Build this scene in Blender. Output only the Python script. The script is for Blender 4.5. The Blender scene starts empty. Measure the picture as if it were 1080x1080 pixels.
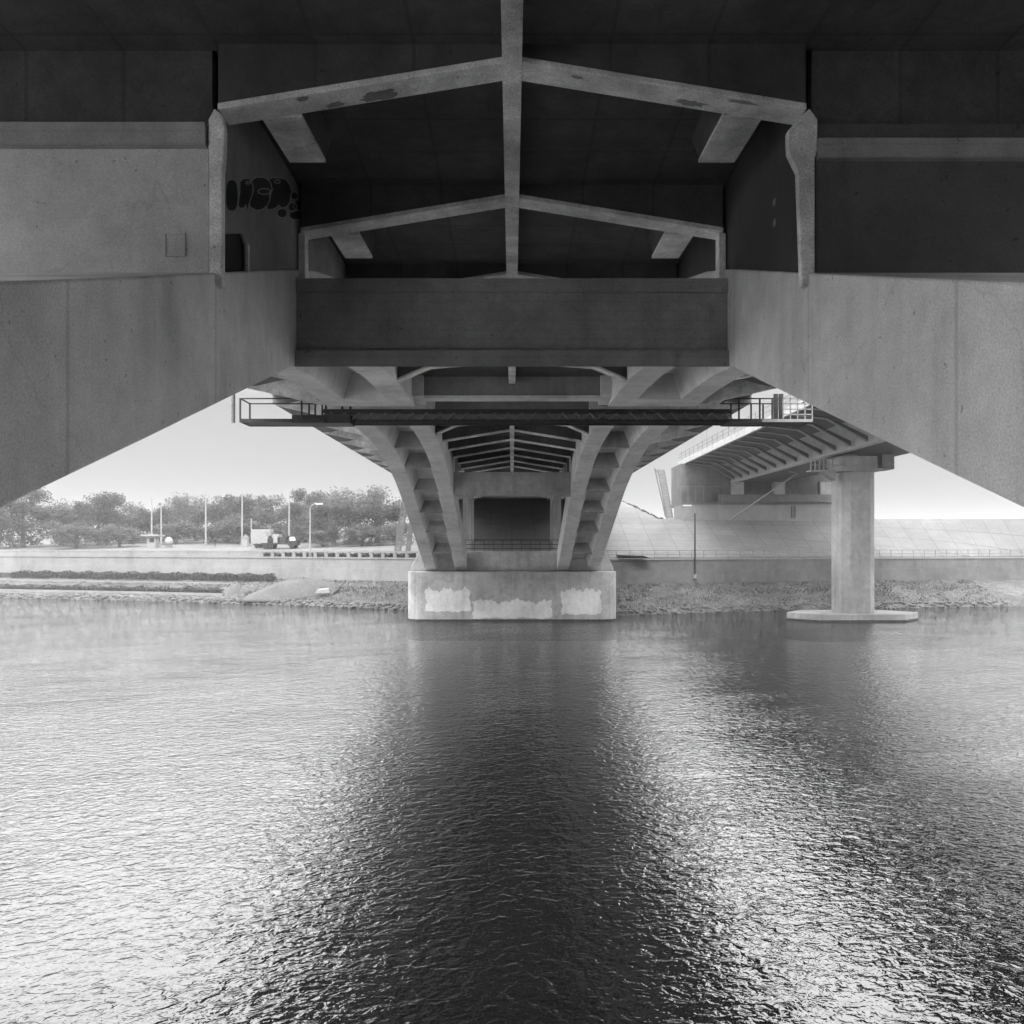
import bpy, bmesh, math, random
from mathutils import Vector, Matrix
random.seed(7)
R = math.radians

# ------------------------------------------------------------------ camera, sky, sun, exposure
S = bpy.context.scene
C = S.collection
HC = 7.5                     # eye above the water; river surface is z = 0, bridge runs along +Y
F = 840.0 / 1080.0
cam_d = bpy.data.cameras.new("camera")
cam = bpy.data.objects.new("camera", cam_d)
C.objects.link(cam)
cam.location = (0, 0, HC)
cam.rotation_euler = (R(90), 0, 0)
cam_d.sensor_width = 36.0
cam_d.lens = 36.0 * F
cam_d.shift_y = 34.0 / 1080.0
cam_d.clip_start = 0.05
cam_d.clip_end = 4000
S.camera = cam

SUN_EL, SUN_AZ = 50.0, 186.0   # azimuth: direction the light comes from, clockwise from +Y
w = bpy.data.worlds.new("World")
S.world = w
w.use_nodes = True
nt = w.node_tree
nt.nodes.clear()
sky = nt.nodes.new("ShaderNodeTexSky")
sky.sky_type = 'NISHITA'
sky.sun_disc = False
sky.sun_elevation = R(SUN_EL)
sky.sun_rotation = R(SUN_AZ)
sky.air_density = 1.0
sky.dust_density = 4.0
bw = nt.nodes.new("ShaderNodeRGBToBW")
tc = nt.nodes.new("ShaderNodeTexCoord")
sepz = nt.nodes.new("ShaderNodeSeparateXYZ")
nt.links.new(tc.outputs["Generated"], sepz.inputs[0])
mr = nt.nodes.new("ShaderNodeMapRange")          # overcast veil: brighter towards the zenith
mr.interpolation_type = 'SMOOTHSTEP'
mr.inputs[1].default_value = 0.16
mr.inputs[2].default_value = 0.42
mr.inputs[3].default_value = 1.45
mr.inputs[4].default_value = 14.5
nt.links.new(sepz.outputs[2], mr.inputs[0])
mixc = nt.nodes.new("ShaderNodeMix")
mixc.data_type = 'RGBA'
mixc.inputs[0].default_value = 0.96
nt.links.new(mr.outputs[0], mixc.inputs[7])
bg = nt.nodes.new("ShaderNodeBackground")
bg.inputs[1].default_value = 0.12
wo = nt.nodes.new("ShaderNodeOutputWorld")
L = nt.links.new
L(sky.outputs[0], bw.inputs[0])
L(bw.outputs[0], mixc.inputs[6])
L(mixc.outputs[2], bg.inputs[0])
L(bg.outputs[0], wo.inputs[0])

sd = bpy.data.lights.new("sun", 'SUN')
sd.energy = 0.9
sd.angle = R(24.0)
sun = bpy.data.objects.new("sun", sd)
C.objects.link(sun)
az, el = R(SUN_AZ), R(SUN_EL)
dirv = Vector((math.sin(az) * math.cos(el), math.cos(az) * math.cos(el), math.sin(el)))
sun.rotation_euler = dirv.to_track_quat('Z', 'Y').to_euler()
sun.location = dirv * 300

S.view_settings.view_transform = 'Standard'
S.view_settings.look = 'None'
S.view_settings.gamma = 1.0
S.view_settings.exposure = 1.7
S.render.engine = 'CYCLES'
S.cycles.max_bounces = 10
S.cycles.diffuse_bounces = 6
S.cycles.glossy_bounces = 4
S.cycles.sample_clamp_indirect = 6.0

# ------------------------------------------------------------------ materials (all grey: black-and-white world)
def g(v, a=1.0):
    return (v, v, v, a)

def new_mat(name):
    m = bpy.data.materials.new(name)
    m.use_nodes = True
    n = m.node_tree
    return m, n, n.nodes["Principled BSDF"]

def noise(n, vec, scale, detail=4, rough=0.55, dist=0.0):
    t = n.nodes.new("ShaderNodeTexNoise")
    t.inputs["Scale"].default_value = scale
    t.inputs["Detail"].default_value = detail
    t.inputs["Roughness"].default_value = rough
    t.inputs["Distortion"].default_value = dist
    n.links.new(vec, t.inputs["Vector"])
    return t.outputs["Fac"]

def ramp(n, fac, stops):
    r = n.nodes.new("ShaderNodeValToRGB")
    e = r.color_ramp.elements
    while len(e) < len(stops):
        e.new(0.5)
    for i, (p, v) in enumerate(stops):
        e[i].position = p
        e[i].color = g(v)
    n.links.new(fac, r.inputs[0])
    return r.outputs[0]

def mul(n, a, b, op='MULTIPLY'):
    m = n.nodes.new("ShaderNodeMath")
    m.operation = op
    for i, x in enumerate((a, b)):
        if isinstance(x, (int, float)):
            m.inputs[i].default_value = x
        else:
            n.links.new(x, m.inputs[i])
    return m.outputs[0]

def scaled(n, vec, s):
    m = n.nodes.new("ShaderNodeMapping")
    m.inputs["Scale"].default_value = s
    n.links.new(vec, m.inputs["Vector"])
    return m.outputs[0]

def set_base(n, b, val, rough, height=None, bump=0.3, dist=0.02):
    n.links.new(val, b.inputs["Base Color"])
    b.inputs["Roughness"].default_value = rough
    b.inputs["Specular IOR Level"].default_value = 0.3
    if height is not None:
        bp = n.nodes.new("ShaderNodeBump")
        bp.inputs["Strength"].default_value = bump
        bp.inputs["Distance"].default_value = dist
        n.links.new(height, bp.inputs["Height"])
        n.links.new(bp.outputs[0], b.inputs["Normal"])

def concrete(name, v, streak=0.45, grain=0.35, blot=0.35, board=0.0, size=1.0, joints=None):
    m, n, b = new_mat(name)
    geo = n.nodes.new("ShaderNodeNewGeometry").outputs["Position"]
    big = ramp(n, noise(n, geo, 0.35 * size, 5, 0.6), [(0.3, 1 - blot), (0.7, 1 + blot * 0.3)])
    med = ramp(n, noise(n, geo, 2.2 * size, 6, 0.65, 0.4), [(0.3, 1 - blot * 0.55), (0.68, 1 + blot * 0.25)])
    st0 = ramp(n, noise(n, scaled(n, geo, (1.5 * size, 1.5 * size, 0.10)), 1.0, 6, 0.62), [(0.30, 1.0), (0.56, 0.0)])
    msk = ramp(n, noise(n, geo, 0.45 * size, 3, 0.5), [(0.42, 0.15), (0.62, 1.0)])
    st = mul(n, 1.0, mul(n, mul(n, st0, msk), streak), 'SUBTRACT')
    crack = n.nodes.new("ShaderNodeTexVoronoi")
    crack.feature = 'DISTANCE_TO_EDGE'
    crack.inputs["Scale"].default_value = 0.22 * size
    wob = n.nodes.new("ShaderNodeVectorMath"); wob.operation = 'ADD'
    nz = n.nodes.new("ShaderNodeTexNoise"); nz.inputs["Scale"].default_value = 1.1; nz.inputs["Detail"].default_value = 5
    n.links.new(geo, nz.inputs["Vector"]); n.links.new(geo, wob.inputs[0]); n.links.new(nz.outputs["Color"], wob.inputs[1])
    n.links.new(wob.outputs[0], crack.inputs["Vector"])
    st = mul(n, st, ramp(n, crack.outputs["Distance"], [(0.0, 0.86), (0.003, 1.0)]))
    fine = ramp(n, noise(n, geo, 38 * size, 3, 0.8), [(0.25, 1 - grain), (0.75, 1 + grain)])
    pits = ramp(n, noise(n, geo, 9 * size, 2, 0.5), [(0.24, 0.55), (0.30, 1.0)])
    x = mul(n, mul(n, big, med), mul(n, mul(n, st, fine), pits))
    if board > 0:   # shutter-board marks
        wv = n.nodes.new("ShaderNodeTexWave")
        wv.bands_direction = 'Z'
        wv.inputs["Scale"].default_value = 1.6
        wv.inputs["Distortion"].default_value = 0.6
        n.links.new(geo, wv.inputs["Vector"])
        x = mul(n, x, ramp(n, wv.outputs["Fac"], [(0.0, 1 - board), (0.12, 1.0)]))
    if joints:
        br = n.nodes.new("ShaderNodeTexBrick")
        br.inputs["Color1"].default_value = g(1.0)
        br.inputs["Color2"].default_value = g(0.88)
        br.inputs["Mortar"].default_value = g(joints[4] if len(joints) > 4 else 0.5)
        br.inputs["Scale"].default_value = 1.0
        br.inputs["Mortar Size"].default_value = 0.035
        br.inputs["Brick Width"].default_value = joints[0]
        br.inputs["Row Height"].default_value = joints[1]
        br.offset = joints[2]
        cmb = n.nodes.new("ShaderNodeCombineXYZ")
        sep = n.nodes.new("ShaderNodeSeparateXYZ")
        n.links.new(geo, sep.inputs[0])
        n.links.new(sep.outputs[joints[5] if len(joints) > 5 else 0], cmb.inputs[0])
        n.links.new(sep.outputs[joints[3]], cmb.inputs[1])
        n.links.new(cmb.outputs[0], br.inputs["Vector"])
        x = mul(n, x, br.outputs["Color"])
    x = mul(n, x, v)
    h = mul(n, noise(n, geo, 7 * size, 8, 0.7), noise(n, geo, 0.9 * size, 3, 0.5), 'ADD')
    set_base(n, b, x, 0.85, h, 0.5, 0.03)
    return m

def plain(name, v, rough=0.6, var=0.3, scale=6.0, metal=0.0, bump=0.15):
    m, n, b = new_mat(name)
    geo = n.nodes.new("ShaderNodeNewGeometry").outputs["Position"]
    f = noise(n, geo, scale, 6, 0.65)
    x = mul(n, ramp(n, f, [(0.3, 1 - var), (0.7, 1 + var * 0.5)]), v)
    set_base(n, b, x, rough, f, bump, 0.02)
    b.inputs["Metallic"].default_value = metal
    return m

def rough_ground(name, v, a=0.5, s=1.0, bump=0.9, dist=0.25):
    m, n, b = new_mat(name)
    geo = n.nodes.new("ShaderNodeNewGeometry").outputs["Position"]
    f1 = noise(n, geo, 0.22 * s, 5, 0.6)
    f2 = noise(n, geo, 1.7 * s, 8, 0.75, 0.6)
    x = mul(n, ramp(n, f1, [(0.3, 1 - a * 0.6), (0.7, 1 + a * 0.3)]), ramp(n, f2, [(0.32, 1 - a), (0.66, 1 + a * 0.5)]))
    set_base(n, b, mul(n, x, v), 0.95, f2, bump, dist)
    return m

M = {}
M['rib'] = concrete('arch_concrete', 0.66, 0.26, 0.34, 0.24, joints=(4.033, 90.0, 0.0, 2, 0.80, 1))
M['beam'] = concrete('beam_concrete', 0.34, 0.30, 0.3, 0.35, board=0.10)
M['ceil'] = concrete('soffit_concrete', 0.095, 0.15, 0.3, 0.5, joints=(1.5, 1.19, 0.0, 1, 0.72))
M['frame'] = concrete('frame_concrete', 0.82, 0.3, 0.45, 0.6)
M['wall'] = concrete('spandrel_concrete', 0.52, 0.3, 0.25, 0.25)
M['wall_shade'] = concrete('shaded_wall_concrete', 0.11, 0.3, 0.25, 0.25)  # right spandrel walls, darkened to carry the shade on that side
M['web_shade'] = concrete('shaded_web_concrete', 0.06, 0.3, 0.25, 0.25)  # right inner webs, same concrete with shade put into the colour
M['web'] = concrete('web_concrete', 0.25, 0.3, 0.3, 0.3)
M['pier'] = concrete('pier_concrete', 0.44, 0.4, 0.3, 0.35)
M['plaster'] = concrete('plaster', 0.70, 0.25, 0.3, 0.25)
M['quay'] = concrete('quay_concrete', 0.23, 0.25, 0.25, 0.2, size=0.6)
M['quay_dark'] = concrete('old_quay_concrete', 0.14, 0.35, 0.35, 0.35, size=0.6)
M['slope'] = concrete('slope_slabs', 0.165, 0.15, 0.25, 0.2, size=0.5, joints=(3.0, 2.0, 0.0, 1))
M['prom'] = concrete('promenade_asphalt', 0.17, 0.1, 0.25, 0.2, size=0.5)
M['column'] = concrete('pale_column_concrete', 0.33, 0.4, 0.3, 0.3)
M['steel'] = plain('dark_rusted_steel', 0.045, 0.55, 0.6, 9.0, 0.3)
M['steelmid'] = plain('worn_steel', 0.22, 0.6, 0.7, 14.0, 0.2)
M['paint'] = plain('white_paint', 0.26, 0.5, 0.2, 4.0)
M['girder'] = plain('pale_girder_paint', 0.40, 0.5, 0.3, 1.2)
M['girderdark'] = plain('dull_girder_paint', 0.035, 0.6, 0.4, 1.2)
M['black'] = plain('doorway_shade_black', 0.02, 0.6, 0.3, 3.0)
M['graffiti_fill'] = plain('graffiti_black', 0.012, 0.7, 0.3, 8.0)
M['graffiti_line'] = plain('graffiti_outline', 0.30, 0.7, 0.4, 12.0)
M['bank'] = rough_ground('bank_turf', 0.12, 0.65, 1.0)
M['soil'] = rough_ground('meadow', 0.13, 0.4, 0.4)
M['gravel'] = rough_ground('gravel', 0.11, 0.3, 1.6, 0.7, 0.12)
M['rock'] = rough_ground('rock', 0.14, 0.5, 2.0)
M['bark'] = plain('bark', 0.10, 0.9, 0.5, 6.0)
M['shrub'] = plain('dark_leaves', 0.06, 0.8, 0.5, 3.0)
M['grass'] = plain('grass_blades', 0.11, 0.9, 0.5, 0.8)
M['skin'] = plain('skin', 0.35, 0.6, 0.1, 5)
M['cloth'] = plain('dark_cloth', 0.04, 0.9, 0.3, 8)
M['lamp'] = plain('lamp_glass', 0.7, 0.3, 0.1, 5)

def leaf_mat(name, v):
    m, n, b = new_mat(name)
    geo = n.nodes.new("ShaderNodeNewGeometry").outputs["Position"]
    f = noise(n, geo, 0.9, 5, 0.7)
    x = mul(n, ramp(n, f, [(0.3, 0.5), (0.7, 1.5)]), v)
    n.links.new(x, b.inputs["Base Color"])
    b.inputs["Roughness"].default_value = 0.7
    tr = n.nodes.new("ShaderNodeBsdfTranslucent")
    n.links.new(x, tr.inputs[0])
    mx = n.nodes.new("ShaderNodeMixShader")
    mx.inputs[0].default_value = 0.4
    n.links.new(b.outputs[0], mx.inputs[1])
    n.links.new(tr.outputs[0], mx.inputs[2])
    n.links.new(mx.outputs[0], n.nodes["Material Output"].inputs[0])
    return m
M['leaf'] = leaf_mat('spring_leaves', 0.095)
M['leafdark'] = leaf_mat('dense_leaves', 0.06)

def water_mat():
    m, n, b = new_mat('river_water')
    n.nodes.remove(b)
    geo = n.nodes.new("ShaderNodeNewGeometry").outputs["Position"]
    rot = n.nodes.new("ShaderNodeMapping")
    rot.inputs["Rotation"].default_value = (0, 0, R(-14))
    n.links.new(geo, rot.inputs["Vector"])
    v = rot.outputs[0]
    h1 = mul(n, noise(n, scaled(n, v, (2.7, 3.9, 1)), 1.0, 2, 0.5, 0.8), 0.048)
    h2 = mul(n, noise(n, scaled(n, v, (7.0, 9.5, 1)), 1.0, 2, 0.5, 0.5), 0.015)
    h3 = mul(n, noise(n, scaled(n, v, (0.7, 1.1, 1)), 1.0, 2, 0.5), 0.022)
    gust = ramp(n, noise(n, scaled(n, v, (0.09, 0.16, 1)), 1.0, 3, 0.6, 0.8), [(0.32, 0.55), (0.66, 1.15)])
    h = mul(n, mul(n, mul(n, h1, h2, 'ADD'), gust), h3, 'ADD')
    bp = n.nodes.new("ShaderNodeBump")
    bp.inputs["Strength"].default_value = 1.0
    bp.inputs["Distance"].default_value = 1.0
    n.links.new(h, bp.inputs["Height"])
    gl = n.nodes.new("ShaderNodeBsdfGlossy")
    gl.inputs["Roughness"].default_value = 0.0
    gl.inputs["Color"].default_value = g(0.92)
    n.links.new(bp.outputs[0], gl.inputs["Normal"])
    df = n.nodes.new("ShaderNodeBsdfDiffuse")
    df.inputs["Color"].default_value = g(0.012)
    fr = n.nodes.new("ShaderNodeFresnel")
    fr.inputs["IOR"].default_value = 1.7
    n.links.new(bp.outputs[0], fr.inputs["Normal"])
    fac = mul(n, mul(n, fr.outputs[0], 1.0), 0.03, 'ADD')
    cl = n.nodes.new("ShaderNodeClamp")
    n.links.new(fac, cl.inputs[0])
    mx = n.nodes.new("ShaderNodeMixShader")
    n.links.new(cl.outputs[0], mx.inputs[0])
    n.links.new(df.outputs[0], mx.inputs[1])
    n.links.new(gl.outputs[0], mx.inputs[2])
    n.links.new(mx.outputs[0], n.nodes["Material Output"].inputs[0])
    return m
M['water'] = water_mat()

# ------------------------------------------------------------------ helpers
class MB:
    """collects shapes in world coordinates, links them as one mesh object"""
    def __init__(s):
        s.v, s.f, s.mi, s.cur = [], [], [], 0
    def face(s, idx):
        s.f.append(tuple(idx)); s.mi.append(s.cur)
    def add(s, verts, faces):
        o = len(s.v)
        s.v += [tuple(p) for p in verts]
        for fc in faces:
            s.face([i + o for i in fc])
    def box(s, x0, x1, y0, y1, z0, z1):
        if x0 > x1: x0, x1 = x1, x0
        if y0 > y1: y0, y1 = y1, y0
        if z0 > z1: z0, z1 = z1, z0
        s.add([(x0,y0,z0),(x1,y0,z0),(x1,y1,z0),(x0,y1,z0),(x0,y0,z1),(x1,y0,z1),(x1,y1,z1),(x0,y1,z1)],
              [(0,3,2,1),(4,5,6,7),(0,1,5,4),(1,2,6,5),(2,3,7,6),(3,0,4,7)])
    def loft(s, rings, cap=True, closed=True):
        o = len(s.v); n = len(rings[0])
        for r in rings: s.v += [tuple(p) for p in r]
        for i in range(len(rings) - 1):
            for j in range(n if closed else n - 1):
                a, b2 = o + i*n + j, o + i*n + (j+1) % n
                s.face((a, b2, b2 + n, a + n))
        if cap and closed:
            s.face(range(o + n - 1, o - 1, -1))
            s.face(range(o + (len(rings)-1)*n, o + len(rings)*n))
    def prism(s, poly, axis, a, b2):
        """polygon of 2-D points extruded along axis (0 x: (y,z); 1 y: (x,z); 2 z: (x,y))"""
        def p3(p, t):
            return (t, p[0], p[1]) if axis == 0 else (p[0], t, p[1]) if axis == 1 else (p[0], p[1], t)
        s.loft([[p3(p, a) for p in poly], [p3(p, b2) for p in poly]])
    def bar(s, p, q, wx, wz=None):
        """square bar from p to q"""
        p, q = Vector(p), Vector(q); d = (q - p).normalized()
        wz = wz or wx
        up = Vector((0,0,1)) if abs(d.z) < 0.95 else Vector((0,1,0))
        a = d.cross(up).normalized() * wx/2; b2 = a.cross(d).normalized() * wz/2
        s.loft([[p+a+b2, p-a+b2, p-a-b2, p+a-b2], [q+a+b2, q-a+b2, q-a-b2, q+a-b2]])
    def tube(s, pts, rad, n=8):
        pts = [Vector(p) for p in pts]
        rad = rad if isinstance(rad, (list, tuple)) else [rad]*len(pts)
        rings = []
        for i, p in enumerate(pts):
            d = (pts[min(i+1, len(pts)-1)] - pts[max(i-1, 0)]).normalized()
            up = Vector((0,0,1)) if abs(d.z) < 0.9 else Vector((0,1,0))
            a = d.cross(up).normalized(); b2 = a.cross(d).normalized()
            rings.append([p + (a*math.cos(2*math.pi*k/n) + b2*math.sin(2*math.pi*k/n))*rad[i] for k in range(n)])
        s.loft(rings)
    def build(s, name, mats, parent=None, smooth=False, bevel=0.0):
        me = bpy.data.meshes.new(name)
        off = Vector((0,0,0)) if parent is None else world_loc(parent)
        me.from_pydata([tuple(Vector(p) - off) for p in s.v], [], s.f)
        mats = mats if isinstance(mats, (list, tuple)) else [mats]
        for m_ in mats: me.materials.append(m_)
        me.polygons.foreach_set('material_index', s.mi)
        bm = bmesh.new(); bm.from_mesh(me)
        bmesh.ops.recalc_face_normals(bm, faces=bm.faces)
        bm.to_mesh(me); bm.free()
        if smooth:
            me.polygons.foreach_set('use_smooth', [True]*len(me.polygons))
        o = bpy.data.objects.new(name, me)
        C.objects.link(o)
        if parent is not None: o.parent = parent
        if bevel > 0:
            b_ = o.modifiers.new('bevel', 'BEVEL'); b_.width = bevel; b_.segments = 2; b_.limit_method = 'ANGLE'; b_.angle_limit = R(40)
        return o

def world_loc(o):
    v = Vector((0,0,0))
    while o is not None:
        v += Vector(o.location); o = o.parent
    return v

def tag(o, label=None, cat=None, group=None, kind=None):
    if label: o['label'] = label
    if cat: o['category'] = cat
    if group: o['group'] = group
    if kind: o['kind'] = kind
    return o

def empty(name, loc, label=None, cat=None, group=None):
    o = bpy.data.objects.new(name, None)
    o.location = loc
    C.objects.link(o)
    return tag(o, label, cat, group)

def copy_tree(o, parent=None):
    c = o.copy(); C.objects.link(c)
    if parent is not None: c.parent = parent
    for ch in list(o.children): copy_tree(ch, c)
    return c

def P(px, py, d):
    """point at distance d seen at photo pixel px, py"""
    return Vector(((px - 540) * d / 840, d, HC + (574 - py) * d / 840))

def interp(tab, x):
    if x <= tab[0][0]: 
        (a, b_), (c, d) = tab[0], tab[1]
        return b_ + (x - a) * (d - b_) / (c - a)
    for (a, b_), (c, d) in zip(tab, tab[1:]):
        if x <= c: return b_ + (x - a) * (d - b_) / (c - a)
    return tab[-1][1]

def E(x):   # water's edge along the far bank
    return interp([(-300,150),(-110,122),(-48,105),(-30,99),(-12,91),(0,86),(11.5,84),(24,88.5),(38,92),(80,100),(300,150)], x)

# ------------------------------------------------------------------ the river and the far bank (setting)
b = MB(); b.add([(-500,-120,0),(500,-120,0),(500,175,0),(-500,175,0)], [(0,1,2,3)])
tag(b.build('water', M['water']), kind='structure')

WALL_T = 8.4      # the quay wall stands this far behind the water's edge
def xs_range(a, b_, st):
    r = []; x = a
    while x < b_ - 1e-6: r.append(x); x += st
    return r + [b_]

def sheet(name, xs, ts, hf, mat, jitter=0.0):
    m = MB(); rows = []
    for x in xs:
        row = []
        for t in ts:
            y = E(x) + t
            row.append(len(m.v)); m.v.append((x, y, hf(x, t) + (random.uniform(-jitter, jitter) if ts[0] < t < ts[-1] else 0)))
        rows.append(row)
    for i in range(len(xs)-1):
        for j in range(len(ts)-1):
            m.face((rows[i][j], rows[i+1][j], rows[i+1][j+1], rows[i][j+1]))
    return tag(m.build(name, mat, smooth=True), kind='structure')

def bank_h(x, t):
    return interp([(-2,-1.2),(0,0.05),(0.5,0.45),(1.4,0.65),(5,1.9),(9,3.1)], t)
sheet('river_bank', xs_range(-300, 300, 1.5), [-2,-0.6,0,0.5,1.4,2.4,3.4,4.4,5.4,6.4,7.4,9.0], bank_h, M['bank'], 0.10)

PROM_Z = 5.75
def land_h(x, t):
    rise = max(0, t - 16) * 0.055 if x < -14 else max(0, t - 16) * 0.05
    return PROM_Z + min(rise, 4.5)
sheet('promenade', xs_range(-300, 300, 3), [8.9, 11, 13, 16.2], lambda x, t: PROM_Z, M['prom'])
sheet('ground', xs_range(-1500, 1500, 15), [16.2, 22, 30, 45, 60, 80, 110, 200, 500, 1600], lambda x, t: land_h(x, t) - 0.004, M['soil'])

def emb_top(x):   # crest of the paved embankment: high under the bridge, lower to the right
    return interp([(-12.0,PROM_Z),(-9.4,14.2),(12.5,14.4),(16.5,14.0),(20.8,11.05),(140,11.05),(150,PROM_Z)], x)
def emb_h(x, y):
    y0 = max(98.5, E(x) + 9.6)
    return min(emb_top(x), PROM_Z + 0.1 + max(0, y - y0) * max(1/2.75, 5.3/max(4.0, 112 - y0)))
m = MB(); xs = xs_range(-12.0, 150, 0.8); ys = xs_range(98.5, 124, 0.75) + [140]
for x in xs:
    for y in ys: m.v.append((x, max(y, E(x) + 9.6), emb_h(x, y)))
for i in range(len(xs)-1):
    for j in range(len(ys)-1):
        a = i*len(ys)+j
        m.face((a, a+len(ys), a+len(ys)+1, a+1))
tag(m.build('embankment_slope', M['slope']), kind='structure')

m = MB(); xs = xs_range(-18, 130, 2.0); ys = [5, 2, -1, -4, -9, -20.4] + [-20.5 - k*1.5 for k in range(1, 18)] + [-70]  # unseen near bank, added and raised at right to block light
def near_h(x, y):
    crest = interp([(-18,PROM_Z),(-12.5,14.6),(14,14.6),(20,11.0),(120,11.0),(130,PROM_Z)], x)
    return (min(crest, PROM_Z + max(0, -20.4 - y) / 2.2) if y < -9.5 else -1.0) if x < 13 else min(max(crest, 13.6) if x < 118 else crest, (5.0 - y) * 1.6 - 1)
for x in xs:
    for y in ys: m.v.append((x, y, near_h(x, y)))
for i in range(len(xs)-1):
    for j in range(len(ys)-1):
        a = i*len(ys)+j
        m.face((a, a+len(ys), a+len(ys)+1, a+1))
tag(m.build('near_bank_blocker', M['slope']), kind='structure')

# quay wall: two courses and a coping
def along(m, x0, x1, t0, t1, z0, z1, st=2.0):
    r = [[(x, E(x)+t0, z0), (x, E(x)+t1, z0), (x, E(x)+t1, z1), (x, E(x)+t0, z1)] for x in xs_range(x0, x1, st)]
    m.loft(r)
for (x0, x1, mt, lab) in ((-300, -9.0, 'quay', 'pale two-course concrete quay wall above the grassy left bank'),
                          (9.0, 300, 'quay_dark', 'weathered grey quay wall below the railing on the right bank')):
    root = empty('quay_wall', ((x0+x1)/2 if abs(x0+x1) < 100 else x0/9 if x0 < 0 else 30, 100, 2.5), lab, 'quay wall')
    m = MB(); along(m, x0, x1, WALL_T-0.25, WALL_T+0.9, 2.3, 4.35); m.build('lower_course', M[mt], root)
    m = MB(); along(m, x0, x1, WALL_T, WALL_T+0.85, 4.35, 5.62); m.build('upper_course', M[mt], root)
    m = MB(); along(m, x0, x1, WALL_T-0.12, WALL_T+0.95, 5.62, 5.80); m.build('coping', M['quay'], root)

# rubble at the water line
m = MB()
def rock(m, c, r, flat=0.7):
    bmk = bmesh.new(); bmesh.ops.create_icosphere(bmk, subdivisions=1, radius=1)
    sx, sy, sz = r*random.uniform(.7,1.4), r*random.uniform(.7,1.3), r*flat*random.uniform(.6,1.1)
    vs = [(c[0]+v.co.x*sx*random.uniform(.8,1.15), c[1]+v.co.y*sy*random.uniform(.8,1.15), c[2]+v.co.z*sz*random.uniform(.8,1.15)) for v in bmk.verts]
    m.add(vs, [[v.index for v in f.verts] for f in bmk.faces]); bmk.free()
x = -75.0
while x < 60:
    if not (-9 < x < 9):
        left = x < 0
        for k in range(3 if left else 2):
            t = random.uniform(-0.25, 0.9); rock(m, (x+random.uniform(-.2,.2), E(x)+t, bank_h(x, t)+0.06), random.uniform(.16,.42) if left else random.uniform(.1,.3))
    x += 0.28
tag(m.build('rubble', M['rock']), kind='stuff')

# tufts of grass on the bank
m = MB()
for k in range(26000):
    x = random.uniform(-62, 60)
    if -9.5 < x < 9.5: continue
    t = random.uniform(1.2, 8.0); y = E(x)+t; z = bank_h(x, t)
    h = random.uniform(.05,.24) * (1.5 if random.random() < .2 else .8); a = random.uniform(0, 6.28); wd = random.uniform(.03,.09)
    lx, ly = random.uniform(-.25,.25), random.uniform(-.25,.25)
    m.add([(x-wd*math.cos(a), y-wd*math.sin(a), z-.05), (x+wd*math.cos(a), y+wd*math.sin(a), z-.05), (x+lx, y+ly, z+h)], [(0,1,2)])
tag(m.build('grass', M['grass']), kind='stuff')

# ------------------------------------------------------------------ the arch bridge overhead
def Z(rel): return HC + rel
ZB = [(-6,-4.3),(9.77,1.29),(16.5,3.70),(18.5,4.34),(21,4.98),(24,5.6),(27,6.04),(30,6.30),(33,6.42),(37.2,6.45)]
MID = 78.1
IN, OUT = 4.5, 8.6
def zb(d): return interp(ZB, d)
CEIL = 8.0
bridge = empty('arch_bridge', (0, 39, 0), 'huge concrete arch bridge seen from below, spanning the river overhead', 'bridge')
def mir(y, far): return MID - y if far else y

def part(m, name, mat, parent=bridge, **k): return m.build(name, M[mat], parent, **k)

# deck slabs with edge fascias
for far in (False, True):
    m = MB(); y0, y1 = (-52, 37.2) if not far else (MID-37.2, 128)
    prof = [(-12.3,7.25),(-11.7,7.27),(-8.6,CEIL),(8.6,CEIL),(11.7,7.27),(12.3,7.25),(12.3,8.95),(12.0,8.95),(12.0,8.65),(-12.0,8.65),(-12.0,8.95),(-12.3,8.95)]
    m.prism([(x_, Z(z_)) for x_, z_ in prof], 1, y0, y1)
    part(m, 'deck', 'web')

for far in (False, True):
    m = MB(); y0, y1 = (-52, 37.15) if not far else (MID-37.15, 128)
    m.prism([(x_, Z(z_)) for x_, z_ in [(-4.545,7.62),(4.545,7.62),(4.545,CEIL+.1),(-4.545,CEIL+.1)]], 1, y0, y1)
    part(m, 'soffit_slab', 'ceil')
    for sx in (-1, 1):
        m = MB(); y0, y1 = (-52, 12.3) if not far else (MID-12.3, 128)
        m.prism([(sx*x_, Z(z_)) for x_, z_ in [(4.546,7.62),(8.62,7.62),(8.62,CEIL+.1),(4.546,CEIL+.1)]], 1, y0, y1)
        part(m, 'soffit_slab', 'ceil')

m = MB(); m.box(-12.25, 12.25, 36.9, MID-36.9, Z(7.64), Z(8.3)); part(m, 'joint_slab', 'rib')

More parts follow.
